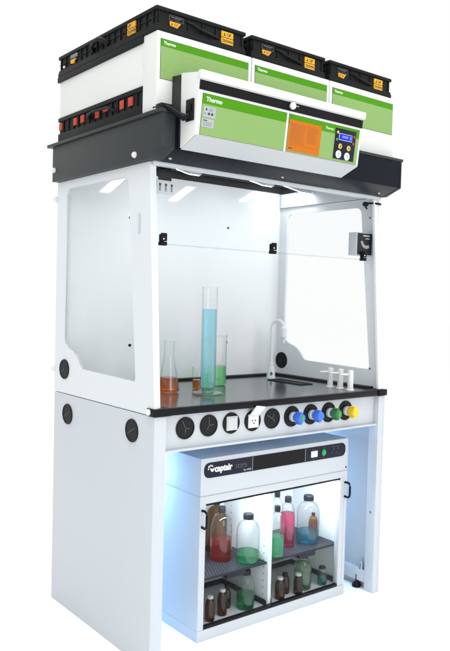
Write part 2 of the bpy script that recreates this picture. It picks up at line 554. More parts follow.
# ---- worktop
MB().box(0.0165, 1.2645, 0.0205, 0.744, 0.934, 0.960, 0.0).build('worktop', 'worktop', hood)
wb = MB().box(0.0168, 1.2642, 0.702, 0.7445, 0.9602, 0.9685, 0.001)
wb.box(1.218, 1.2642, 0.06, 0.7015, 0.9602, 0.9685, 0.001)
wb.build('worktop_rim', 'matte', hood)
eb = MB().box(0.071, 1.226, -0.004, 0.020, 0.9335, 0.9608, 0.004)
edge = eb.build('worktop_edge', 'edge', hood)
MB().box(-0.006, 0.0705, -0.008, 0.045, 0.9332, 0.9618, 0.003).build('end_cap', 'black', edge)
MB().box(1.2265, 1.284, -0.008, 0.045, 0.9332, 0.9618, 0.003).build('end_cap', 'black', edge)
MB().lathe([(0, 0.012), (0.006, 0.011), (0.011, 0.006), (0.012, 0.0)], (-0.006, 0.030, 0.948), 'x', 20).build('stud', 'paint_warm', edge)
sk = MB()
sk.box(1.022, 1.104, 0.302, 0.308, 0.9602, 0.964).box(1.022, 1.104, 0.532, 0.538, 0.9602, 0.964)
sk.box(1.022, 1.028, 0.3085, 0.5315, 0.9602, 0.964).box(1.098, 1.104, 0.3085, 0.5315, 0.9602, 0.964)
sk.box(1.029, 1.097, 0.309, 0.531, 0.9602, 0.9612)
sk.build('drip_cup', 'matte', hood)

# ---- service panel with ports, sockets and valves
sp = MB().box(0.0525, 1.2355, 0.030, 0.040, 0.803, 0.933, 0.0)
sp.box(0.0525, 1.2355, 0.006, 0.0405, 0.7945, 0.8025, 0.0015)
service = sp.build('service_panel', 'paint', hood)
PX = [0.156, 0.267, 0.378, 0.489, 0.595, 0.707, 0.819, 0.930, 1.039]
PZ = 0.876
def ring_disc(r=0.042):
    return [(0, 0.004), (r*0.86, 0.004), (r*0.88, 0.006), (r*0.98, 0.006), (r, 0.0045), (r, -0.001)]
def needle(b, x, ang, l, w=0.0012):
    mt = Matrix.Translation((x, 0.0255, PZ)) @ Matrix.Rotation(R(ang), 4, 'Y')
    b.box(-w, w, -0.0008, 0.0008, 0.002, l, mat='slit', mtx=mt)
for i, x in enumerate(PX[:5]):
    if i in (2, 3):
        continue
    b = MB().lathe(ring_disc(), (x, 0.030, PZ), 'y', 48, mat='disc')
    needle(b, x, [-28, 0, 0, 0, -62][i], 0.034)
    needle(b, x, [100, 80, 0, 0, 20][i], 0.02)
    needle(b, x, [185, 215, 0, 0, 130][i], 0.018)
    b.build('cable_port', 'disc', hood)
for i in (2, 3):
    x = PX[i]
    b = MB().lathe(ring_disc(), (x, 0.030, PZ), 'y', 48, mat='disc')
    so = b.build('power_socket', 'disc', hood)
    f = MB().box(x-0.027, x+0.027, 0.0195, 0.0257, PZ-0.028, PZ+0.028, 0.003)
    fo = f.build('face_plate', 'paint_warm', so)
    if i == 2:
        MB().box(x-0.0235, x+0.0235, 0.0165, 0.0194, PZ-0.0235, PZ+0.0235, 0.002).build('cover', 'grey_plastic', so)
    else:
        hb = MB()
        for dx, dz in ((-0.008, 0.002), (0.008, 0.002), (0.0, -0.009)):
            hb.lathe([(0, 0.0006), (0.0032, 0.0006), (0.0032, 0.0)], (x+dx, 0.0193, PZ+dz), 'y', 14)
        hb.build('socket_holes', 'dark_ink', so)
        MB().box(-0.026, 0.026, -0.003, 0.003, 0.0, 0.05, 0.002, mtx=Matrix.Translation((x, 0.0175, PZ+0.024)) @ Matrix.Rotation(R(38), 4, 'X') @ Matrix.Rotation(R(10), 4, 'Y')) \
            .build('cover', 'paint_warm', so)
for i, (mk, tip) in enumerate((('blue_plastic', 'lime'), ('blue_plastic', 'blue_plastic'), ('green_plastic', 'lime'), ('yellow_plastic', 'yellow_plastic'))):
    x = PX[5+i]
    b = MB().lathe([(0, 0.008), (0.024, 0.008), (0.025, 0.006), (0.025, 0.0045), (0.037, 0.0045), (0.038, 0.006), (0.0425, 0.006), (0.044, 0.004), (0.044, -0.001)], (x, 0.030, PZ), 'y', 48)
    v = b.build('gas_valve', 'disc', hood)
    MB().lathe([(0.0, 0.014), (0.019, 0.014), (0.021, 0.012), (0.021, 0.0)], (x, 0.022, PZ), 'y', 32).build('collar_ring', 'grey_plastic', v)
    k = MB().lathe([(0.012, 0.0), (0.017, 0.006), (0.018, 0.014), (0.020, 0.030), (0.020, 0.043), (0.017, 0.047), (0, 0.047)], (x, 0.009, PZ), 'y', 8)
    k.box(x-0.008, x+0.008, -0.032, 0.000, PZ-0.028, PZ+0.024, 0.004)
    kb = k.build('knob', mk, v)
    if tip != mk:
        MB().box(x-0.007, x+0.007, -0.0395, -0.0382, PZ-0.012, PZ+0.012, 0.0005).build('knob_mark', tip, v)

# ---- collar: side cheeks, front visor with slanted underside, top plate
b = MB()
b.prism([(0.82, 1.8565), (0.82, 2.0075), (-0.047, 2.0075), (-0.047, 1.889), (0.033, 1.8565)], 'x', -0.027, 0.029, bev=0.0012, mat='collar')
b.prism([(0.82, 1.8565), (0.82, 2.0075), (-0.047, 2.0075), (-0.047, 1.889), (0.033, 1.8565)], 'x', 1.2625, 1.2815, bev=0.0012, mat='visor')
b.prism([(0.05, 1.8575), (0.05, 2.0065), (-0.0468, 2.0065), (-0.0468, 1.8895), (0.0332, 1.8572)], 'x', 0.0292, 1.2623, mat='visor')
b.box(0.0292, 1.2623, 0.8125, 0.8195, 1.8575, 2.0065, mat='collar')
collar = b.build('collar', 'collar', hood)
MB().box(-0.036, 1.289, -0.05, 0.862, 2.0082, 2.0215, 0.003).build('top_plate', 'collar', collar)
for (y, z) in ((0.800, 1.905), (0.128, 1.882)):
    MB().lathe([(0, 0.013), (0.006, 0.012), (0.010, 0.008), (0.0115, 0.003), (0.0115, 0.0)], (-0.027, y, z), 'x', 22).build('stud', 'paint_warm', collar)
for x in (0.05, 0.60, 1.20):
    MB().lathe([(0, 0.003), (0.006, 0.002), (0.007, 0)], (x, 0.012, 1.866), 'y', 14).build('screw', 'chrome', collar)

# ---- sash: slanted pane with pale edges and black clips
def sash_y(z):
    return 0.028 + (z-0.96)*0.0738
sz0, sz1 = 1.563, 1.842
s = MB().prism([(sash_y(sz0), sz0), (sash_y(sz0)+0.004, sz0), (sash_y(sz1)+0.004, sz1), (sash_y(sz1), sz1)], 'x', 0.030, 1.235)
sash = s.build('sash', 'pane', hood)
MB().box(0.030, 1.236, sash_y(sz0)-0.0005, sash_y(sz0)+0.0045, sz0-0.004, sz0-0.0002, 0.0).build('sash_edge', 'rim_glass', sash)
MB().box(0.006, 1.262, 0.050, 0.078, 1.843, 1.8565, 0.001).build('sash_rail', 'paint', sash)
MB().prism([(sash_y(0.964)-0.002, 0.964), (sash_y(0.964)+0.006, 0.964), (sash_y(1.842)+0.006, 1.842), (sash_y(1.842)-0.002, 1.842)], 'x', 0.0285, 0.0335).build('sash_track', 'grey_plastic', sash)
for x in (0.067, 0.614, 1.178):
    b = MB().box(x-0.012, x+0.012, sash_y(1.58)-0.012, sash_y(1.58)-0.001, 1.572, 1.602, 0.003)
    b.box(x-0.014, x+0.014, sash_y(1.57)-0.009, sash_y(1.57)+0.012, 1.556, 1.5705, 0.003)
    b.box(x-0.010, x+0.010, sash_y(1.58)+0.005, sash_y(1.58)+0.012, 1.571, 1.598, 0.002)
    cl = b.build('clip', 'black', sash)
    MB().lathe([(0, 0.0015), (0.003, 0.0015), (0.003, 0)], (x-0.004, sash_y(1.58)-0.012, 1.580), 'y', 12).build('screw', 'paint_warm', cl)

# ---- inside fittings: dial plate, airflow meter, latch, faucet and taps
b = MB().box(0.052, 0.132, 0.10, 0.104, 1.750, 1.800, 0.001, mat='paint')
b.box(0.065, 0.12, 0.1045, 0.112, 1.79, 1.934, 0.0, mat='black')
dp = b.build('dial_plate', 'paint', hood)
for x in (0.066, 0.092, 0.118):
    MB().box(x-0.003, x+0.003, 0.0988, 0.0998, 1.760, 1.788, 0.0, mat='grey_ink').box(x-0.0045, x+0.0045, 0.0984, 0.0999, 1.780, 1.788, 0.0, mat='dark_ink').build('dial_slot', 'grey_ink', dp)
b = MB().box(1.158, 1.262, 0.100, 0.150, 1.583, 1.690, 0.003)
fm = b.build('airflow_meter', 'paint', hood)
MB().box(1.163, 1.2615, 0.0965, 0.0998, 1.587, 1.686, 0.001).build('meter_face', 'black', fm)
MB().box(1.1565, 1.1578, 0.116, 0.136, 1.60, 1.66, 0.0).build('meter_slot', 'grey_plastic', fm)
sc_ = MB()
for k in range(9):
    a = R(195+k*13)
    sc_.box(-0.0022, 0.0022, -0.0008, 0.0, 0.026, 0.04, mtx=Matrix.Translation((1.222, 0.0964, 1.655)) @ Matrix.Rotation(-(a-R(90)), 4, 'Y'))
sc_.build('meter_scale', 'paint', fm)
MB().box(1.20, 1.245, 0.0958, 0.0964, 1.672, 1.678, 0).box(1.215, 1.245, 0.0958, 0.0964, 1.66, 1.664, 0).build('lettering', 'paint', fm)
b = MB().lathe([(0, 0.02), (0.009, 0.02), (0.011, 0.016), (0.011, 0.0)], (1.215, 0.095, 1.822), 'x', 20)
b.tube([(1.21, 0.095, 1.826), (1.235, 0.082, 1.828), (1.255, 0.062, 1.826), (1.27, 0.058, 1.824)], 0.005)
b.tube([(1.2, 0.095, 1.822), (1.203, 0.09, 1.806), (1.21, 0.088, 1.80)], 0.004)
b.build('sash_latch', 'black', hood)

fx, fy = 1.092, 0.592
b = MB().lathe([(0.0, 0.0), (0.0225, 0.0), (0.0225, 0.004), (0.020, 0.03), (0.0165, 0.056), (0.0125, 0.058), (0.0125, 0.079), (0.0095, 0.081), (0.0095, 0.10)], (fx, fy, 0.9605), 'z', 28)
path = [(fx, fy, 1.05), (fx, fy, 1.22)]
for k in range(9):
    a = R(180-k*22.5)
    path.append((fx+0.002*k, fy-0.035-0.035*math.cos(a), 1.225+0.035*math.sin(a)))
b.tube(path, 0.0085, 16)
b.lathe([(0.0, -0.052), (0.012, -0.052), (0.0165, -0.046), (0.0165, 0.0), (0.0095, 0.01)], (fx+0.016, fy-0.07, 1.222), 'z', 20)
b.lathe([(0.006, -0.075), (0.007, -0.052)], (fx+0.016, fy-0.07, 1.222), 'z', 16)
fau = b.build('faucet', 'inner_lit', hood)
MB().prism([(fx-0.0, 0.974), (fx+0.008, 0.986), (fx, 0.998), (fx-0.008, 0.986)], 'y', fy-0.0225, fy-0.0195).xform(
    Matrix.Translation((fx, fy, 0)) @ Matrix.Rotation(R(-38), 4, 'Z') @ Matrix.Translation((-fx, -fy, 0))).build('water_mark', 'green_plastic', fau)
for (x, y) in ((1.094, 0.178), (1.095, 0.115), (1.091, 0.050)):
    b = MB().lathe([(0, 0), (0.0185, 0.0), (0.0185, 0.004), (0.0145, 0.008), (0.0135, 0.02), (0.0138, 0.086), (0.012, 0.092), (0.0, 0.094)], (x, y, 0.9605), 'z', 26)
    b.tube([(x, y, 1.033), (x-0.030, y+0.012, 1.034), (x-0.052, y+0.018, 1.0345)], [0.0055, 0.005, 0.0035], 12)
    tp = b.build('gas_tap', 'paint_warm', hood)

# ---- control box hinged in front of the filters
CX0, CX1 = 0.038, 0.866
prof = [(-0.062, 2.1505), (-0.176, 2.131), (-0.152, 1.924), (-0.064, 1.888)]
cb = MB().prism(prof, 'x', CX0, CX1, bev=0.004)
ctrl = cb.build('control_box', 'paint_warm', hood)
MB().prism([(-0.0615, 2.146), (-0.0615, 1.893), (-0.0485, 1.893), (-0.0485, 2.0235), (-0.003, 2.0235), (-0.003, 2.151)], 'x', CX0+0.004, CX1-0.012).build('gasket_frame', 'collar', ctrl)
# frame of the tilted face: u = X, v = down from its top edge
TOP = Vector((0, -0.176, 2.131)); BOT = Vector((0, -0.152, 1.924))
dv = (BOT-TOP).normalized()
nv = Vector((0, dv.z, -dv.y))     # outward, towards the front
if nv.y > 0:
    nv = -nv
FM = Matrix(((1, 0, 0, 0), (0, -nv.y, -dv.y, 0), (0, -nv.z, -dv.z, 0), (0, 0, 0, 1)))
FM = Matrix.Translation(TOP) @ FM      # local: x right, -y outward, z up the face
def fbox(b, x0, x1, v0, v1, d0, d1, bev=0.0, mat=None):
    return b.box(x0, x1, -d1, -d0, -v1, -v0, bev, mat=mat, mtx=FM)
# chamfer plate below the face
MB().prism([(-0.1531, 1.9228), (-0.0655, 1.8868), (-0.0648, 1.8852), (-0.1545, 1.9215)], 'x', CX0+0.004, CX1-0.004).build('lower_trim', 'grey_plastic', ctrl)
fbox(MB(), CX0-0.002, CX1+0.006, -0.006, 0.022, -0.010, 0.008, 0.003).build('brow', 'paint_warm', ctrl)
fbox(MB(), CX0+0.0015, CX1-0.002, 0.026, 0.058, 0.0003, 0.002, 0.0).build('black_band', 'black', ctrl)
MB().lathe([(0, 0.02), (0.008, 0.0195), (0.0125, 0.015), (0.0135, 0.009), (0.010, 0.004), (0.009, 0.0)], (0, 0, 0), 'y', 24).xform(FM @ Matrix.Translation((0.462, -0.002, -0.040))).build('lock_knob', 'paint_warm', ctrl)
fbox(MB(), 0.468, 0.492, 0.036, 0.040, 0.010, 0.014, 0.001).build('key', 'chrome', ctrl)
for (x0, x1, nm) in ((0.057, 0.447, 'a'), (0.460, 0.852, 'b')):
    b = MB()
    fbox(b, x0-0.0012, x1+0.0012, 0.0668, 0.2062, 0.0002, 0.0008, mat='dim_ink')
    fbox(b, x0, x1, 0.068, 0.102, 0.0009, 0.0016, mat='green_dark')
    fbox(b, x0, x1, 0.1022, 0.205, 0.0009, 0.0016, mat='green_light')
    b.build('green_label', 'green_light', ctrl)
text(ctrl, 'Thermo', (0.072, -0.0019, -0.092), 0.021, 'white_ink', FM, bold=0.0003)
text(ctrl, 'Thermo', (0.655, -0.0019, -0.091), 0.014, 'white_ink', FM)
# stickers
b = MB(); fbox(b, 0.064, 0.116, 0.109, 0.145, 0.0018, 0.0024, mat='silver')
b.prism([(0.071, -0.122), (0.081, -0.122), (0.076, -0.113)], 'y', -0.0029, -0.0025, mat='dark_ink')
for k in range(2):
    fbox(b, 0.083+k*0.014, 0.092+k*0.014, 0.129, 0.137, 0.0025, 0.0029, mat='dark_ink')
fbox(b, 0.069, 0.075, 0.131, 0.136, 0.0025, 0.0029, mat='grey_ink')
for k in range(3):
    fbox(b, 0.086, 0.111-0.004*k, 0.1145+0.004*k, 0.1155+0.004*k, 0.0025, 0.0028, mat='grey_ink')
for i in range(5, len(b.bm.verts)):
    pass
# the triangle was drawn in face space: move it with the face
stv = [v for v in b.bm.verts if abs(v.co.z) < 0.2]
bmesh.ops.transform(b.bm, matrix=FM, verts=stv)
b.build('warning_sticker', 'silver', ctrl)
b = MB(); fbox(b, 0.060, 0.112, 0.150, 0.179, 0.0018, 0.0024, mat='silver')
fbox(b, 0.066, 0.083, 0.1545, 0.1575, 0.0025, 0.0029, mat='dark_ink')
for k in range(4):
    fbox(b, 0.066, 0.106-0.005*(k % 2), 0.161+0.004*k, 0.162+0.004*k, 0.0025, 0.0028, mat='grey_ink')
b.build('warning_sticker', 'silver', ctrl)
# orange notice
b = MB(); fbox(b, 0.463, 0.634, 0.0865, 0.2005, 0.0018, 0.0026, mat='orange')
random.seed(9)
for k in range(15):
    v = 0.098+k*0.0051
    for (xa, xb) in ((0.472, 0.552), (0.560, 0.624)):
        if k > 12 and xa > 0.55:
            continue
        x = xa
        xe = xb-random.random()*0.02
        while x < xe-0.004:
            w = min(0.006+random.random()*0.014, xe-x)
            fbox(b, x, x+w, v, v+0.0022, 0.0027, 0.0029, mat='orange_ink')
            x += w+0.0022
fbox(b, 0.468, 0.628, 0.178, 0.179, 0.0027, 0.0029, mat='orange_ink')
fbox(b, 0.470, 0.488, 0.189, 0.193, 0.0027, 0.0029, mat='dark_ink')
b.build('orange_notice', 'orange', ctrl)
# display
b = MB(); fbox(b, 0.712, 0.832, 0.078, 0.197, 0.0017, 0.0036, 0.001)
disp = b.build('control_panel', 'navy', ctrl)
b = MB(); fbox(b, 0.733, 0.809, 0.096, 0.122, 0.0037, 0.0050, 0.0, mat='grey_plastic'); fbox(b, 0.735, 0.807, 0.098, 0.120, 0.0051, 0.0056, 0.0, mat='lcd')
for k in range(4):
    fbox(b, 0.752+k*0.009, 0.757+k*0.009, 0.104, 0.112, 0.0057, 0.0059, mat='lcd_pix')
fbox(b, 0.796, 0.801, 0.102, 0.115, 0.0057, 0.0059, mat='lcd_pix')
b.build('display', 'lcd', ctrl)
for (x, v, r_, mt) in ((0.745, 0.146, 0.0105, 'button_y'), (0.795, 0.148, 0.0105, 'button_y'), (0.740, 0.178, 0.0155, 'button_w'), (0.790, 0.181, 0.0155, 'button_w'),
                       (0.724, 0.094, 0.006, 'button_y'), (0.722, 0.122, 0.005, 'lime'), (0.821, 0.100, 0.0055, 'red'), (0.818, 0.127, 0.0055, 'red')):
    bb = MB().lathe([(0, 0.0032), (r_*0.8, 0.003), (r_, 0.0015), (r_, 0.0)], (0, 0, 0), 'y', 24)
    bb.xform(FM @ Matrix.Translation((x, -0.0037, -v)))
    if r_ > 0.008:
        fbox(bb, x-r_*0.25, x+r_*0.25, v-r_*0.4, v+r_*0.4, 0.0069, 0.0072)
        bb.bm.faces.ensure_lookup_table()
        bb.mats = [mt, 'dim_ink' if mt == 'button_y' else 'silver']
        for f in list(bb.bm.faces)[-6:]:
            f.material_index = 1
    bb.build('button', mt, ctrl)
# side catch and hinge arm
b = MB().box(CX0-0.006, CX0-0.0005, -0.147, -0.102, 1.972, 2.047, 0.0025)
b.box(CX0-0.012, CX0-0.0062, -0.135, -0.118, 2.005, 2.03, 0.002)
b.tube([(CX0-0.002, -0.122, 1.992), (CX0-0.012, -0.115, 1.985), (CX0-0.018, -0.10, 1.984)], 0.010, 12)
b.build('latch_plate', 'black', ctrl)
b = MB().tube([(0.030, -0.11, 1.986), (0.02, -0.085, 1.996), (0.0, -0.060, 2.018), (-0.014, -0.035, 2.032), (-0.018, 0.02, 2.034)], [0.010, 0.011, 0.010, 0.009, 0.007], 12)
b.box(-0.030, 0.016, -0.046, -0.008, 2.022, 2.040, 0.003)
b.build('hinge_arm', 'black', ctrl)

# ================================================================== filter columns (stand side by side on the hood's top plate)
XF = [(-0.024, 0.4085), (0.4125, 0.8425), (0.8465, 1.2765)]
flabels = ['leftmost white filter column, its long side wall with red tags in view',
           'middle white filter column between two others above the orange notice',
           'rightmost white filter column above the dark visor with its grey lower front bare']
def make_filter(x0, x1, label):
    t = thing('filter_column', label, 'filter column', ((x0+x1)/2, 0.4, 2.0225), 'filter columns standing on the hood')
    MB().box(x0+0.003, x1-0.003, 0.0905, 0.768, 2.1255, 2.289, 0.002).box(x0+0.0015, x0+0.0029, 0.0905, 0.10, 2.2, 2.289).build('housing', 'paint_warm', t)
    fa = MB().box(x0, x1, 0.0, 0.090, 2.0227, 2.3005, 0.0035).build('front_cover', 'paint_warm', t)
    # printed label
    b = MB()
    b.box(x0+0.0135, x1-0.0145, -0.0007, -0.0001, 2.1345, 2.2755, mat='dim_ink')
    b.box(x0+0.015, x1-0.016, -0.0016, -0.0008, 2.249, 2.274, mat='green_dark')
    b.box(x0+0.015, x1-0.016, -0.0016, -0.0008, 2.136, 2.2485, mat='green_light')
    for (a, c, d, e) in ((0.03, 0.075, 2.165, 2.205), (0.10, 0.19, 2.20, 2.232), (0.08, 0.15, 2.15, 2.18)):
        for q in ((a, c, e, e+0.0012), (a, c, d, d+0.0012), (a, a+0.0012, d, e), (c, c+0.0012, d, e)):
            b.box(x0+q[0], x0+q[1], -0.0019, -0.0017, q[2], q[3], mat='green_line')
    lb = b.build('green_label', 'green_light', t)
    text(lb, 'Thermo', (x0+0.026, -0.0019, 2.2565), 0.0155, 'white_ink', bold=0.0002)
    # lower cassette under the housing
    low = MB().box(x0+0.006, x1-0.006, 0.0925, 0.772, 2.0245, 2.125, 0.0)
    low.box(x0-0.001, x1-0.0045, 0.0915, 0.777, 2.024, 2.058, 0.004)
    low.box(x0-0.001, x1-0.0045, 0.0915, 0.777, 2.108, 2.1252, 0.003)
    for k in range(14):
        y = 0.13+k*0.046
        low.box(x0+0.001, x0+0.007, y, y+0.004, 2.058, 2.108)
    lo = low.build('lower_cassette', 'cassette', t)
    for (y, w, h0, h1) in ((0.755, 0.032, 2.070, 2.104), (0.620, 0.034, 2.070, 2.104), (0.556, 0.034, 2.070, 2.104), (0.432, 0.034, 2.067, 2.102), (0.366, 0.04, 2.08, 2.102), (0.238, 0.036, 2.067, 2.103), (0.176, 0.036, 2.067, 2.103)):
        MB().box(x0-0.0004, x0+0.0058, y-w*0.42, y+w*0.42, h0+0.002, h1-0.002, 0.001).build('red_tag', 'red', lo)
    hd = MB().tube([(x0, 0.49, 2.072), (x0-0.014, 0.478, 2.085), (x0-0.016, 0.44, 2.092), (x0-0.016, 0.33, 2.088), (x0-0.014, 0.30, 2.078), (x0, 0.29, 2.07)], 0.0055, 10)
    hd.lathe([(0, 0.018), (0.011, 0.016), (0.013, 0.0)], (x0, 0.478, 2.085), 'x', 18)
    hd.build('handle', 'black', lo)
    # upper cassette
    xa, xb = x0-0.004, x0+0.4055
    up = MB().box(xa+0.008, xb-0.008, 0.010, 0.770, 2.2895 if False else 2.301, 2.384, 0.0)
    up.box(xa+0.012, xb-0.012, 0.0915, 0.766, 2.2892, 2.302, 0.0)
    up.box(xa, xb, 0.002, 0.780, 2.3012, 2.3185, 0.004)
    up.box(xa+0.003, xb-0.003, 0.005, 0.778, 2.3185, 2.328, 0.002)
    up.box(xa+0.001, xb-0.001, 0.003, 0.779, 2.374, 2.388, 0.003)
    for k in range(17):
        y = 0.03+k*0.0455
        up.box(xa+0.003, xa+0.009, y, y+0.004, 2.328, 2.374)
    up.box(xa+0.0045, xa+0.009, 0.02, 0.77, 2.349, 2.352)
    for k in range(7):
        x = xa+0.012+k*0.063
        up.box(x, x+0.004, 0.006, 0.011, 2.328, 2.374)
    if x0 < 0:
        up.box(xa-0.0005, xa+0.02, 0.0885, 0.783, 2.2775, 2.3011, 0.003)
    uc = up.build('upper_cassette', 'cassette', t)
    # front handle and stickers
    MB().tube([(xa+0.130, 0.009, 2.362), (xa+0.155, 0.004, 2.357), (xa+0.185, 0.001, 2.346), (xa+0.235, 0.000, 2.338), (xa+0.268, 0.004, 2.336), (xa+0.278, 0.009, 2.334)], [0.003, 0.004, 0.005, 0.006, 0.005, 0.003], 12).build('handle', 'black', uc)
    MB().box(xa+0.056, xa+0.118, 0.0065, 0.0095, 2.349, 2.368, 0.0, mat='dim_ink').box(xa+0.058, xa+0.116, 0.0060, 0.0066, 2.351, 2.366, 0.0, mat='black') \
        .box(xa+0.064, xa+0.108, 0.0056, 0.0059, 2.3605, 2.3625, 0.0, mat='grey_ink').box(xa+0.074, xa+0.10, 0.0056, 0.0059, 2.355, 2.3565, 0.0, mat='dim_ink').build('black_tag', 'black', uc)
    wt = MB().prism([(xa+0.058, 2.345), (xa+0.060, 2.330), (xa+0.090, 2.326), (xa+0.106, 2.345)], 'y', 0.0045, 0.0085, mat='yellow')
    wt.prism([(xa+0.064, 2.333), (xa+0.072, 2.333), (xa+0.068, 2.342)], 'y', 0.0039, 0.0044, mat='dark_ink')
    for k in range(3):
        wt.box(xa+0.076, xa+0.096-0.003*k, 0.0039, 0.0044, 2.3395-0.004*k, 2.341-0.004*k, mat='orange_ink')
    wt.build('warning_tag', 'yellow', uc)
    for (zz0, zz1, wd) in ((2.3475, 2.3685, 'UP'), (2.3235, 2.3445, 'DOWN')):
        tg = MB().box(xa+0.291, xa+0.347, 0.0045, 0.0095, zz0, zz1, 0.0, mat='yellow')
        ax = xa+0.300 if wd == 'UP' else xa+0.2985
        zc = (zz0+zz1)/2
        s = 1 if wd == 'UP' else -1
        if wd == 'UP':
            tg.prism([(ax, zc-0.006*s), (ax+0.010, zc-0.006*s), (ax+0.005, zc+0.006*s)], 'y', 0.0039, 0.0044, mat='dark_ink')
        tg_o = tg.build('direction_tag', 'yellow', uc)
        text(uc, wd, (xa+(0.318 if wd == 'UP' else 0.2955), 0.0042, zc-0.0054), 0.0152, 'dark_ink', bold=0.0003, sx=0.95)
    # side handle and stickers
    MB().tube([(xa+0.005, 0.475, 2.338), (xa-0.009, 0.462, 2.354), (xa-0.013, 0.43, 2.365), (xa-0.013, 0.395, 2.365), (xa-0.009, 0.365, 2.354), (xa+0.005, 0.352, 2.338)], 0.0085, 12).build('handle', 'black', uc)
    for (zz0, zz1, wd) in ((2.352, 2.372, 'UP'), (2.329, 2.349, 'DOWN')):
        MB().box(xa+0.0005, xa+0.006, 0.147, 0.201, zz0, zz1, 0.0).build('direction_tag', 'yellow', uc)
        text(uc, wd, (xa+0.0002, 0.196, (zz0+zz1)/2-0.006), 0.0165, 'dark_ink', face='left', bold=0.0003)
    MB().prism([(0.665, 2.348), (0.662, 2.334), (0.635, 2.330), (0.617, 2.348)], 'x', xa+0.0005, xa+0.006).build('warning_tag', 'yellow', uc)
    MB().box(xa+0.0005, xa+0.006, 0.605, 0.663, 2.353, 2.368, 0.0, mat='grey_ink').build('black_tag', 'grey_ink', uc)
    MB().box(xa+0.0005, xa+0.006, 0.722, 0.732, 2.331, 2.339, 0.0).build('white_tag', 'white_ink', uc)
    return t
for (x0, x1), lb in zip(XF, flabels):
    make_filter(x0, x1, lb)

# ================================================================== storage cabinet under the worktop
cab = thing('storage_cabinet', 'white ventilated bottle cabinet with glass doors under the hood', 'cabinet', (0.697, 0.26, 0.0))
A0, A1, CY, CD, CZ = 0.272, 1.122, 0.077, 0.45, 0.735
b = MB()
b.box(A0, A1, CY, CD, 0.5875, CZ, 0.003)                     # header
cab_head = b.build('header', 'paint', cab)
b = MB()
b.box(A0, A0+0.022, CY, CD, 0.046, 0.5835, 0.002)
b.box(A1-0.018, A1, CY, CD, 0.046, 0.5835, 0.002)
MB().box(A0+0.0222, A1-0.0182, 0.415, CD-0.001, 0.047, 0.583).build('rear_lining', 'inner_lit', cab)
MB().box(A1-0.0192, A1-0.0181, CY+0.03, 0.4145, 0.047, 0.552).build('side_lining', 'inner_lit', cab)
b.box(A0+0.0222, A1-0.0182, CY+0.001, 0.4148, 0.5525, 0.583, 0.001)
b.box(A0+0.003, A1-0.003, CY+0.004, CD-0.004, 0.5837, 0.5873)
b.box(A0+0.0222, A0+0.03, CY+0.001, CY+0.03, 0.047, 0.552)
b.box(A1-0.045, A1-0.0182, CY+0.001, CY+0.028, 0.047, 0.552, 0.001)
b.build('cabinet_body', 'paint', cab)
MB().box(A0, A1, CY, CD, 0.0, 0.0455, 0.002).build('plinth', 'paint', cab)
MB().box(A0+0.0305, A1-0.0455, CY+0.001, CY+0.018, 0.0458, 0.0585, 0.001).build('door_track', 'black', cab)
MB().box(A0+0.0305, A1-0.0455, CY+0.0005, CY+0.018, 0.5445, 0.5522, 0.001).build('door_track', 'black', cab)
XD = 0.672
b = MB().box(XD-0.009, XD+0.009, CY+0.022, 0.4145, 0.047, 0.552, 0.001, mat='inner_lit')
for k in range(16):
    for y in (0.13, 0.36):
        b.lathe([(0, 0.0006), (0.003, 0.0006), (0.003, 0)], (XD-0.009, y, 0.09+k*0.03), 'x', 10, mat='grey_ink')
b.build('divider', 'paint', cab)
for (x0, x1) in ((A0+0.031, XD+0.012), (XD-0.014, A1-0.046)):
    d = 0.003 if x0 < 0.5 else 0.010
    MB().box(x0, x1, CY+d, CY+d+0.004, 0.0588, 0.5443).build('glass_door', 'door_glass', cab)
for (hx) in (A0+0.011, A1-0.014):
    MB().tube([(hx, CY+0.003, 0.529), (hx, CY-0.018, 0.531), (hx, CY-0.028, 0.526), (hx, CY-0.031, 0.515), (hx, CY-0.031, 0.478), (hx, CY-0.028, 0.467), (hx, CY-0.018, 0.462), (hx, CY+0.003, 0.464)], 0.0052, 12).build('handle', 'black', cab)
MB().lathe([(0, 0.002), (0.004, 0.002), (0.005, 0)], (A1-0.012, CY, 0.60), 'y', 12).build('screw', 'dark_ink', cab)
# shelves and trays
SH = 0.238
for (x0, x1) in ((A0+0.0225, XD-0.0095), (XD+0.0095, A1-0.0185)):
    s = MB().box(x0, x1, 0.108, 0.4145, SH-0.010, SH-0.0006, 0.001, mat='shelf')
    xm = (x0+x1)/2
    s.box(xm-0.03, xm+0.07, 0.112, 0.16, SH-0.030, SH-0.0105, 0.002, mat='navy')
    for i in range(int((x1-x0-0.03)/0.0145)):
        for j in range(20):
            if (j % 2) and i == 0:
                pass
            s.lathe([(0, 0.0005), (0.0033, 0.0005), (0.0033, 0.0)], (x0+0.018+i*0.0145+(0.007 if j % 2 else 0), 0.122+j*0.0142, SH-0.0006), 'z', 8, mat='hole')
    s.build('shelf', 'shelf', cab)
    t = MB().box(x0+0.003, x1-0.003, 0.1035, 0.410, 0.0458, 0.0495, mat='tray')
    t.box(x0+0.003, x1-0.003, 0.4022, 0.4105, 0.0496, 0.072, 0.002, mat='navy')
    t.box(x0+0.003, x0+0.011, 0.1035, 0.402, 0.0496, 0.072, 0.002, mat='navy')
    t.box(x1-0.011, x1-0.003, 0.1035, 0.402, 0.0496, 0.072, 0.002, mat='navy')
    t.build('drip_tray', 'tray', cab)
for (x0, x1) in ((A0+0.04, XD-0.02), (XD+0.02, A1-0.06)):
    lp = MB().box(x0, x1, 0.125, 0.165, 0.543, 0.5522, 0.001).build('lamp_housing', 'paint', cab)
    MB().box(x0+0.005, x1-0.005, 0.13, 0.16, 0.5405, 0.5428).build('led_bar', 'led_soft', lp)
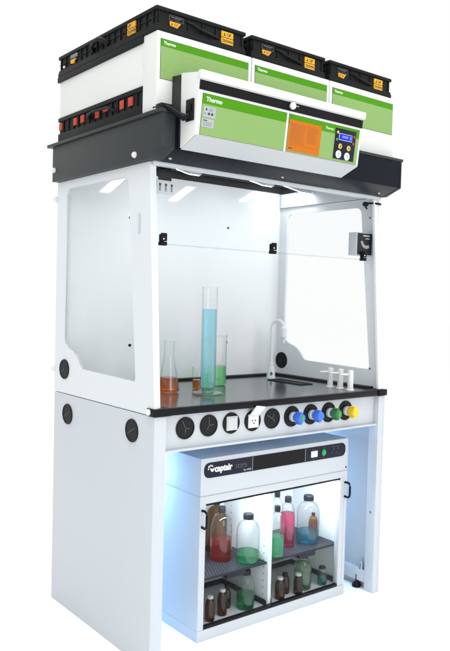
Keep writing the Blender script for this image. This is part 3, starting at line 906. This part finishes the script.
# badge strip
b = MB().prism(rrect(0.287, 1.101, 0.6555, 0.7165, 0.030, 10), 'y', CY-0.0022, CY-0.0002, mat='black')
b.prism(rrect(0.2885, 1.0995, 0.657, 0.715, 0.0292, 10), 'y', CY-0.0026, CY-0.0023, mat='navy')
b.box(0.5355, 0.5372, CY-0.0031, CY-0.0027, 0.6575, 0.7145, mat='silver')
b.box(0.8405, 0.8422, CY-0.0031, CY-0.0027, 0.6575, 0.7145, mat='silver')
b.box(0.5375, 0.84, CY-0.0029, CY-0.0027, 0.6578, 0.7142, mat='black')
badge = b.build('badge_strip', 'black', cab)
ty = CY-0.0032
text(badge, 'captair', (0.338, ty, 0.678), 0.036, 'white_ink', bold=0.0014, sx=0.90)
text(badge, 'store', (0.444, ty, 0.678), 0.036, 'dim_ink', sx=0.80)
text(badge, 'by erlab', (0.488, ty, 0.663), 0.0125, 'silver', bold=0.0002)
# swirl emblem before the word: a cup shape with droplets
e = MB().prism(rounded([(0.314, 0.697), (0.318, 0.684), (0.326, 0.678), (0.334, 0.684), (0.338, 0.697), (0.330, 0.691), (0.322, 0.691)], 0.003, 4), 'y', ty-0.0004, ty, mat=None)
for (x, z, r_) in ((0.309, 0.701, 0.004), (0.318, 0.705, 0.0036), (0.306, 0.692, 0.003), (0.326, 0.702, 0.003)):
    e.lathe([(0, 0.0004), (r_, 0.0004), (r_, 0)], (x, ty, z), 'y', 16)
e.build('emblem', 'white_ink', badge)
MB().box(0.874, 0.914, CY-0.0075, CY-0.0028, 0.672, 0.7, 0.0015).build('rocker_switch', 'button_w', badge)
MB().lathe([(0, 0.006), (0.011, 0.005), (0.0135, 0.0)], (0, 0, 0), 'y', 24).xform(Matrix.Translation((0.957, CY-0.0028, 0.686)) @ Matrix.Diagonal((0.85, 1, 1.15, 1))).build('green_switch', 'green_led', badge)
for (x, z, w, h) in ((0.89, 0.706, 0.016, 0.003), (0.89, 0.6645, 0.008, 0.004), (0.957, 0.708, 0.01, 0.002), (0.957, 0.6645, 0.006, 0.004), (1.03, 0.706, 0.05, 0.002),
                     (1.02, 0.693, 0.006, 0.006), (1.05, 0.695, 0.006, 0.006), (1.01, 0.68, 0.012, 0.0025), (1.04, 0.677, 0.012, 0.0025), (1.06, 0.668, 0.012, 0.0025)):
    MB().box(x-w/2, x+w/2, ty-0.0002, ty+0.0001, z-h/2, z+h/2).build('printed_mark', 'dim_ink', badge)

# ================================================================== glassware on the worktop
WZ = 0.9605
def vessel(t, prof, wall=0.0018):
    """Outer profile plus an inner one: a glass of two thin skins, open at the top."""
    x, y, z = world_of(t)
    inner = [(max(0, r-wall), h+(wall if i == 0 else 0)) for i, (r, h) in enumerate(prof)]
    full = [(0, 0.0)]+prof+inner[::-1]+[(0, inner[0][1])]
    return full
def interp_r(prof, h):
    for (r0, h0), (r1, h1) in zip(prof[:-1], prof[1:]):
        if h0 <= h <= h1 and h1 > h0:
            return r0+(r1-r0)*(h-h0)/(h1-h0)
    return prof[-1][0]
def liquid_prof(prof, level, gap=0.0022, floor=0.003):
    pts = [(0, floor), (max(0.002, prof[0][0]-gap), floor)]
    for r, h in prof[1:]:
        if floor+0.001 < h < level-0.001:
            pts.append((r-gap, h))
    pts += [(interp_r(prof, level)-gap, level), (0, level)]
    return pts

# conical flask
t = thing('conical_flask', 'glass conical flask with orange liquid behind the hood\'s left post', 'flask', (0.310, 0.373, WZ))
P = [(0.040, 0.0), (0.0455, 0.003), (0.0468, 0.010), (0.0455, 0.020), (0.040, 0.052), (0.032, 0.098), (0.0235, 0.145), (0.0215, 0.158), (0.0212, 0.205), (0.0225, 0.214), (0.0245, 0.219)]
loc = tuple(t.location)
MB().lathe([(0, 0.0005)]+P, loc, n=48).build('glass_body', 'glass', t)
MB().lathe(liquid_prof(P, 0.066), loc, n=48).build('liquid', 'liq_orange', t)
b = MB()
for k in range(4):
    b.box(loc[0]-0.030+0.012*k*0, loc[0]-0.030, 0, 0, 0, 0) if False else None
# small beaker
t = thing('small_beaker', 'small clear tube glass with amber liquid left behind the tall cylinder', 'beaker', (0.499, 0.420, WZ))
P = [(0.024, 0.0), (0.0262, 0.003), (0.0262, 0.090), (0.0275, 0.097)]
MB().lathe([(0, 0.0005)]+P, tuple(t.location), n=36).build('glass_body', 'glass', t)
MB().lathe(liquid_prof(P, 0.040), tuple(t.location), n=36).build('liquid', 'liq_amber', t)
# green beaker
t = thing('beaker', 'large clear beaker of mint green liquid right behind the tall cylinder', 'beaker', (0.649, 0.500, WZ))
P = [(0.053, 0.0), (0.058, 0.004), (0.0585, 0.012), (0.0580, 0.222), (0.060, 0.229), (0.064, 0.234)]
MB().lathe([(0, 0.0005)]+P, tuple(t.location), n=48).build('glass_body', 'glass', t)
MB().lathe(liquid_prof(P, 0.090), tuple(t.location), n=48).build('liquid', 'liq_mint', t)
lx, ly, lz = t.location
b = MB()
for k in range(1):
    b.box(lx+0.028, lx+0.034, ly-0.0585, ly-0.0575, lz+0.198, lz+0.207, 0.0)
b.xform(Matrix.Translation((lx, ly, 0)) @ Matrix.Rotation(R(-5), 4, 'Z') @ Matrix.Translation((-lx, -ly, 0)))
b.build('printed_mark', 'grey_ink', t)
# measuring cylinder
t = thing('measuring_cylinder', 'tall measuring cylinder of pale blue liquid standing on a hexagonal foot', 'measuring cylinder', (0.431, 0.256, WZ))
loc = tuple(t.location)
P = [(0.028, 0.026), (0.0315, 0.030), (0.0325, 0.040), (0.0325, 0.440), (0.0335, 0.447), (0.0365, 0.452)]
MB().lathe([(0, 0.0255)]+P, loc, n=48).build('glass_body', 'glass', t)
MB().lathe(liquid_prof(P, 0.359, 0.002, 0.029), loc, n=48).build('liquid', 'liq_cyan', t)
b = MB().lathe([(0, 0.0), (0.066, 0.0), (0.069, 0.002), (0.069, 0.006), (0.060, 0.010), (0.040, 0.015), (0.033, 0.020), (0.033, 0.0255), (0, 0.0255)], loc, n=6)
b.xform(Matrix.Translation(Vector(loc)) @ Matrix.Rotation(R(12), 4, 'Z') @ Matrix.Translation(-Vector(loc)))
b.build('foot', 'foot_glass', t, angle=20)
b = MB()
va = math.atan2(-2.2019-loc[1], -1.4363-loc[0])
for k in range(19):
    h = 0.07+k*0.018
    L = 0.26 if k % 2 == 0 else 0.14
    for j in range(4):
        a0 = R(-74)+va+R(108)-L*j/4
        a1 = R(-74)+va+R(108)-L*(j+1)/4
        rr = 0.0328
        p = [(loc[0]+rr*math.cos(a), loc[1]+rr*math.sin(a), loc[2]+hh) for a, hh in ((a0, h), (a1, h), (a1, h+0.0012), (a0, h+0.0012))]
        b.quad(p)
b.build('graduation', 'silver', t)

# ================================================================== bottles in the cabinet
def bottle(loc, r, h, label, liq=None, level=0.0, body='glass', capm='cap', squat=False, name='reagent_bottle', group=None, cap_r=None, cat='bottle'):
    t = thing(name, label, cat, loc, group)
    neck = cap_r*0.82 if cap_r else r*0.40
    sh = h*0.56 if not squat else h*0.62          # where the shoulder starts
    nk = h*0.86
    P = [(r*0.86, 0.0), (r*0.97, 0.004), (r, 0.012), (r, sh*0.96)]
    for k in range(1, 9):
        a = k/8
        P.append((neck+(r-neck)*math.cos(a*PI/2)**0.9 if k < 8 else neck, sh+(nk-sh)*math.sin(a*PI/2)**1.25))
    P += [(neck, h*0.985)]
    MB().lathe([(0, 0.0006)]+P, loc, n=40).build('glass_body', body, t)
    if liq:
        MB().lathe(liquid_prof(P, level, 0.0022, 0.0028), loc, n=40).build('liquid', liq, t)
    cr_ = cap_r or r*0.50
    z0 = h*0.885
    c = MB()
    n = 36
    c.lathe([(cr_*0.9, z0), (cr_, z0+0.001), (cr_*1.01, h-0.003), (cr_*0.93, h), (0, h+0.0004)], loc, n=n)
    for k in range(18):
        a = 2*PI*k/18
        c.box(-0.0008, 0.0008, cr_*0.985, cr_*1.035, z0+0.002, h-0.004, mtx=Matrix.Translation(Vector(loc)) @ Matrix.Rotation(a, 4, 'Z'))
    c.build('cap', capm, t)
    if body == 'glass':
        MB().lathe([(neck*1.0, z0-0.006), (neck*1.25, z0-0.005), (neck*1.25, z0-0.002), (neck*1.0, z0-0.001)], loc, n=32).build('neck_ring', 'glass', t)
    return t
SZ = SH
G1 = 'bottles standing on the cabinet shelf'
G2 = 'bottles standing in the cabinet trays'
bottle((0.518, 0.248, SZ), 0.0475, 0.230, 'clear glass bottle of dark red liquid on the left shelf', 'liq_red', 0.095, group=G1, cap_r=0.0165)
bottle((0.570, 0.352, SZ), 0.050, 0.232, 'large brown glass bottle behind the bottle of dark red liquid', body='amber_glass', group=G1, cap_r=0.016)
bottle((0.600, 0.165, SZ), 0.0505, 0.207, 'squat clear bottle with a little mint green liquid on the left shelf', 'liq_green', 0.044, squat=True, group=G1, cap_r=0.0225)
bottle((0.745, 0.140, SZ), 0.0345, 0.224, 'narrow clear bottle of green liquid before the pink bottle', 'liq_green', 0.089, group=G1, cap_r=0.013)
bottle((0.880, 0.215, SZ), 0.034, 0.227, 'clear bottle filled with bright pink liquid on the right shelf', 'liq_pink', 0.152, group=G1, cap_r=0.0155)
bottle((0.905, 0.315, SZ), 0.0315, 0.224, 'clear empty bottle with a black cap behind the pink bottle', group=G1, cap_r=0.013)
bottle((0.999, 0.201, SZ), 0.0525, 0.219, 'squat clear bottle with bright blue liquid on the right shelf', 'liq_blue', 0.053, squat=True, group=G1, cap_r=0.023)
bottle((1.078, 0.245, SZ), 0.0225, 0.112, 'small yellow brown bottle beside the bottle of blue liquid', 'liq_gold', 0.075, body='gold_glass', group=G1, cap_r=0.0085)
TZ = 0.0498
bottle((0.372, 0.126, TZ), 0.0205, 0.103, 'small brown bottle with a pale cap, leftmost in the lower tray', body='brown_glass', capm='capw', group=G2, cap_r=0.0125)
bottle((0.447, 0.140, TZ), 0.0205, 0.110, 'small brown pale capped bottle with a black capped one behind it', body='brown_glass', capm='capw', group=G2, cap_r=0.0125)
bottle((0.508, 0.185, TZ), 0.0170, 0.094, 'small dark brown bottle with a black cap in the lower left tray', body='brown_glass', group=G2, cap_r=0.0105)
bottle((0.572, 0.139, TZ), 0.0395, 0.163, 'clear bottle of deep green liquid in the lower left tray', 'liq_deepgreen', 0.066, group=G2, cap_r=0.021)
bottle((0.757, 0.122, TZ), 0.0225, 0.097, 'small brown pale capped bottle beside the divider in the lower right tray', body='brown_glass', capm='capw', group=G2, cap_r=0.0135)
bottle((0.818, 0.155, TZ), 0.0205, 0.092, 'small brown bottle set back between two others in the lower right tray', body='brown_glass', group=G2, cap_r=0.012)
bottle((0.862, 0.116, TZ), 0.0205, 0.093, 'small brown pale capped bottle before the pale green bottle', body='brown_glass', capm='capw', group=G2, cap_r=0.0135)
bottle((0.925, 0.152, TZ), 0.0405, 0.161, 'tall bottle full of pale green liquid in the lower right tray', 'liq_pale', 0.118, group=G2, cap_r=0.0215)
bottle((1.030, 0.130, TZ), 0.0235, 0.085, 'small clear bottle of teal liquid at the lower right corner', 'liq_teal', 0.034, group=G2, cap_r=0.0155)
